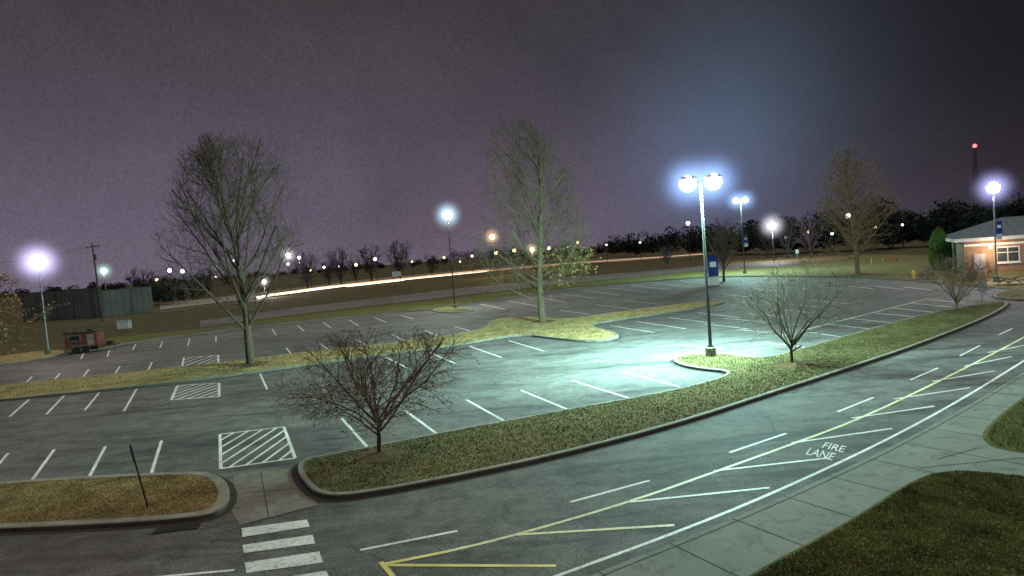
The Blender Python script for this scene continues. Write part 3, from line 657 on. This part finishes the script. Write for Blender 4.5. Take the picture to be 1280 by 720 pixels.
# ---------------------------------------------------------------- building right
b=G(1206,341); e=empty("brick_building",b,math.radians(-28))
def mk_brick():
    m,nt,bs=newmat("brick"); co=objco(nt); br=N(nt,"ShaderNodeTexBrick"); br.inputs["Scale"].default_value=2.2
    br.inputs["Color1"].default_value=(.30,.15,.09,1); br.inputs["Color2"].default_value=(.22,.10,.065,1); br.inputs["Mortar"].default_value=(.33,.29,.24,1)
    mp=N(nt,"ShaderNodeMapping"); mp.inputs["Rotation"].default_value=(math.radians(90),0,0); nt.links.new(co,mp.inputs[0]); nt.links.new(mp.outputs[0],br.inputs["Vector"])
    nt.links.new(br.outputs[0],bs.inputs["Base Color"]); bs.inputs["Roughness"].default_value=.85; return m
M_BRICK=mk_brick(); mw=simple("white_trim",(.7,.7,.67),.5,.08); mg=simple("window_glass",(.05,.06,.07),.1,.2); mroof=simple("metal_roof",(.08,.10,.12),.5,.15,1)
Wd,Dp,Hw=26,14,3.7
Geo().box((Wd/2,Dp/2,Hw/2),(Wd,Dp,Hw)).obj("walls",M_BRICK,e)
o=1.0; zr=Hw+.45; zt=Hw+2.6
rvs=[(-o,-o,zr),(Wd+o,-o,zr),(Wd+o,Dp+o,zr),(-o,Dp+o,zr),(Dp*.35,Dp/2,zt),(Wd-Dp*.35,Dp/2,zt)]
mesh("roof",rvs,[(0,1,5,4),(1,2,5),(2,3,4,5),(3,0,4)],mroof,e)
g=Geo()
for k in range(28):
    x=-o+k*1.0; t=min(1,(x+o)/(Dp*.35+o)) if x<Dp*.35 else 1
    g.tube([(x,-o,zr+.03),(x,-o+(Dp/2+o)*t,zr+(zt-zr)*t+.03)],.03,4)
g.obj("roof_seams",mroof,e)
Geo().box((Wd/2,Dp/2,Hw+.23),(Wd+2*o,Dp+2*o,.4)).obj("fascia",mw,e)
Geo().box((Wd/2,-.03,Hw-.45),(Wd-.02,.1,.25)).obj("frieze_band",mw,e)
g=Geo(); gg=Geo(); mu=Geo()
for x in (4.2,9.5,14,19):
    g.box((x,-.03,1.95),(2.3,.1,1.9)); gg.box((x,-.09,1.95),(2.0,.04,1.6)); mu.box((x,-.12,1.95),(.08,.03,1.6)); mu.box((x,-.115,2.2),(2.0,.03,.07)); mu.box((x,-.1,.93),(2.5,.25,.1))
g.obj("window_frames",mw,e); gg.obj("window_glass",mg,e); mu.obj("window_muntins_and_sills",mw,e)
Geo().box((1.5,-.05,1.1),(1.1,.08,2.2)).obj("door",simple("door_paint",(.3,.3,.32),.5,.1),e)
g=Geo()
for x in (7.0,12.0,17.0): g.box((x,-.85,Hw/2),(.3,.3,Hw))
g.obj("porch_columns",mw,e)
Geo().box((2.6,-.15,2.9),(.3,.2,.2)).obj("wall_lantern",emis("wall_lantern_light",(1,.85,.6),5),e)
ld=bpy.data.lights.new("porch","POINT"); ld.energy=350; ld.color=(1,.75,.45); ld.shadow_soft_size=.2; lo=bpy.data.objects.new("porch_light",ld); lo.location=(2.6,-1.5,2.6); link(lo,e)
p=at(1221,250,260); e=empty("radio_mast",(p.x,p.y,0)); zt=at(1217,184,260).z; g=Geo()
legs=[Vector((1.6*math.cos(a),1.6*math.sin(a),0)) for a in (0,2.09,4.19)]
for l in legs: g.tube([tuple(l),(l.x*.3,l.y*.3,zt)],[.16,.1],4)
nz=16
for k in range(nz):
    z0=zt*k/nz; z1=zt*(k+1)/nz
    for i in range(3):
        a=legs[i]*(1-.7*k/nz); c=legs[(i+1)%3]*(1-.7*(k+1)/nz); g.tube([(a.x,a.y,z0),(c.x,c.y,z1)],.07,3,False)
g.obj("lattice",M_POLE,e); Geo().ball((0,0,zt+.5),.75,10,6).obj("red_beacon",emis("beacon",(1,.08,.07),6),e,True)
def hydrant(u,v,col=(.5,.06,.04)):
    b=G(u,v); e=empty("fire_hydrant",b); m=simple("hydrant_paint",col,.5,.15)
    Geo().tube([(0,0,0),(0,0,.08),(0,0,.081),(0,0,.62),(0,0,.63),(0,0,.72),(0,0,.84)],[.2,.2,.14,.14,.18,.15,.05],12).tube([(-.25,0,.5),(.25,0,.5)],.07,8).tube([(0,-.25,.45),(0,0,.45)],.09,8).obj("body",m,e)
hydrant(1120,327); hydrant(1142,347,(.6,.45,.05))
def picnic(u,v):
    b=G(u,v); e=empty("picnic_table",b,.3); g=Geo(); g.box((0,0,.75),(1.9,.8,.06)); g.box((0,-.75,.45),(1.9,.28,.05)); g.box((0,.75,.45),(1.9,.28,.05)); g.obj("top_and_benches",M_WOOD,e)
    g=Geo()
    for x in (-.7,.7): g.tube([(x,-.7,0),(x,.25,.72)],.04,6); g.tube([(x,.7,0),(x,-.25,.72)],.04,6); g.box((x,0,.42),(.06,1.6,.06))
    g.obj("legs",M_WOOD,e)
picnic(1215,350); picnic(1262,356); picnic(1160,349)
for (u,v) in [(1104,330),(1090,331),(1233,352)]:
    b=G(u,v); e=empty("bollard",b); Geo().tube([(0,0,0),(0,0,.95),(0,0,1.02)],[.09,.09,.03],10).obj("post",simple("bollard_paint",(.5,.3,.05),.5,.1),e)
def sign(u,v,vt,col):
    b=G(u,v); H_=(v-vt)/pxm(b); e=empty("traffic_sign",b); Geo().tube([(0,0,0),(0,0,H_)],.04,6).obj("post",M_POLEL,e); Geo().box((0,-.06,H_-.4),(.7,.03,.8)).obj("plate",simple("sign_face",col,.4,.05),e)
sign(997,330,312,(.7,.72,.7)); sign(655,346,330,(.6,.6,.6)); sign(1228,375,352,(.5,.5,.5))
# ---------------------------------------------------------------- world + sun
w=bpy.data.worlds.new("World"); scene.world=w; w.use_nodes=True; nt=w.node_tree; nt.nodes.clear()
out=N(nt,"ShaderNodeOutputWorld"); bg=N(nt,"ShaderNodeBackground"); tc=N(nt,"ShaderNodeTexCoord"); V=tc.outputs["Generated"]
sp=N(nt,"ShaderNodeSeparateXYZ"); nt.links.new(V,sp.inputs[0])
base=ramp(nt,sp.outputs["Z"],[(0,(.118,.10,.14)),(.08,(.094,.080,.118)),(.2,(.068,.058,.080)),(.36,(.050,.041,.048)),(.8,(.036,.029,.031))])
cl=noise(nt,V,2.6,5,.6,.5); base=cmix(nt,base,ramp(nt,cl,[(.3,.76),(.7,1.26)]),1.0,'MULTIPLY')
gr=noise(nt,V,260,2,.8); base=cmix(nt,base,ramp(nt,gr,[(.3,.80),(.7,1.2)]),1.0,'MULTIPLY')
def blob(u,v,p):
    d=ray(u,v).normalized(); dt=N(nt,"ShaderNodeVectorMath",operation='DOT_PRODUCT'); nt.links.new(V,dt.inputs[0]); dt.inputs[1].default_value=d
    mx=N(nt,"ShaderNodeMath",operation='MAXIMUM'); nt.links.new(dt.outputs["Value"],mx.inputs[0]); mx.inputs[1].default_value=0
    pw=N(nt,"ShaderNodeMath",operation='POWER'); nt.links.new(mx.outputs[0],pw.inputs[0]); pw.inputs[1].default_value=p; return pw.outputs[0]
base=cmix(nt,base,(.008,.006,.010),blob(1340,-30,9))
base=cmix(nt,base,(.032,.05,.10),blob(885,212,150),'ADD')
base=cmix(nt,base,(.012,.03,.04),blob(925,120,110),'ADD')
base=cmix(nt,base,(.004,.007,.014),blob(880,170,25),'ADD')
base=cmix(nt,base,(.035,.028,.04),blob(40,320,40),'ADD')
base=cmix(nt,base,(.03,.015,.02),blob(620,315,60),'ADD')
sky=N(nt,"ShaderNodeTexSky",sky_type='NISHITA'); sky.sun_disc=False; sky.sun_elevation=math.radians(1); sky.sun_rotation=math.radians(180)
base=cmix(nt,base,sky.outputs[0],.004,'ADD')
nt.links.new(base,bg.inputs[0]); bg.inputs[1].default_value=1.0; nt.links.new(bg.outputs[0],out.inputs[0])
sd=bpy.data.lights.new("night_fill","SUN"); sd.energy=1.55; sd.angle=math.radians(30); sd.color=(1.0,.95,.82)  # added soft overhead fill for the night scene, no real source
so=bpy.data.objects.new("night_fill",sd); so.rotation_euler=(math.radians(-8),math.radians(10),0); link(so)
scene.view_settings.view_transform='Standard'; scene.view_settings.look='None'; scene.view_settings.exposure=0
print("done",time.time()-T0)
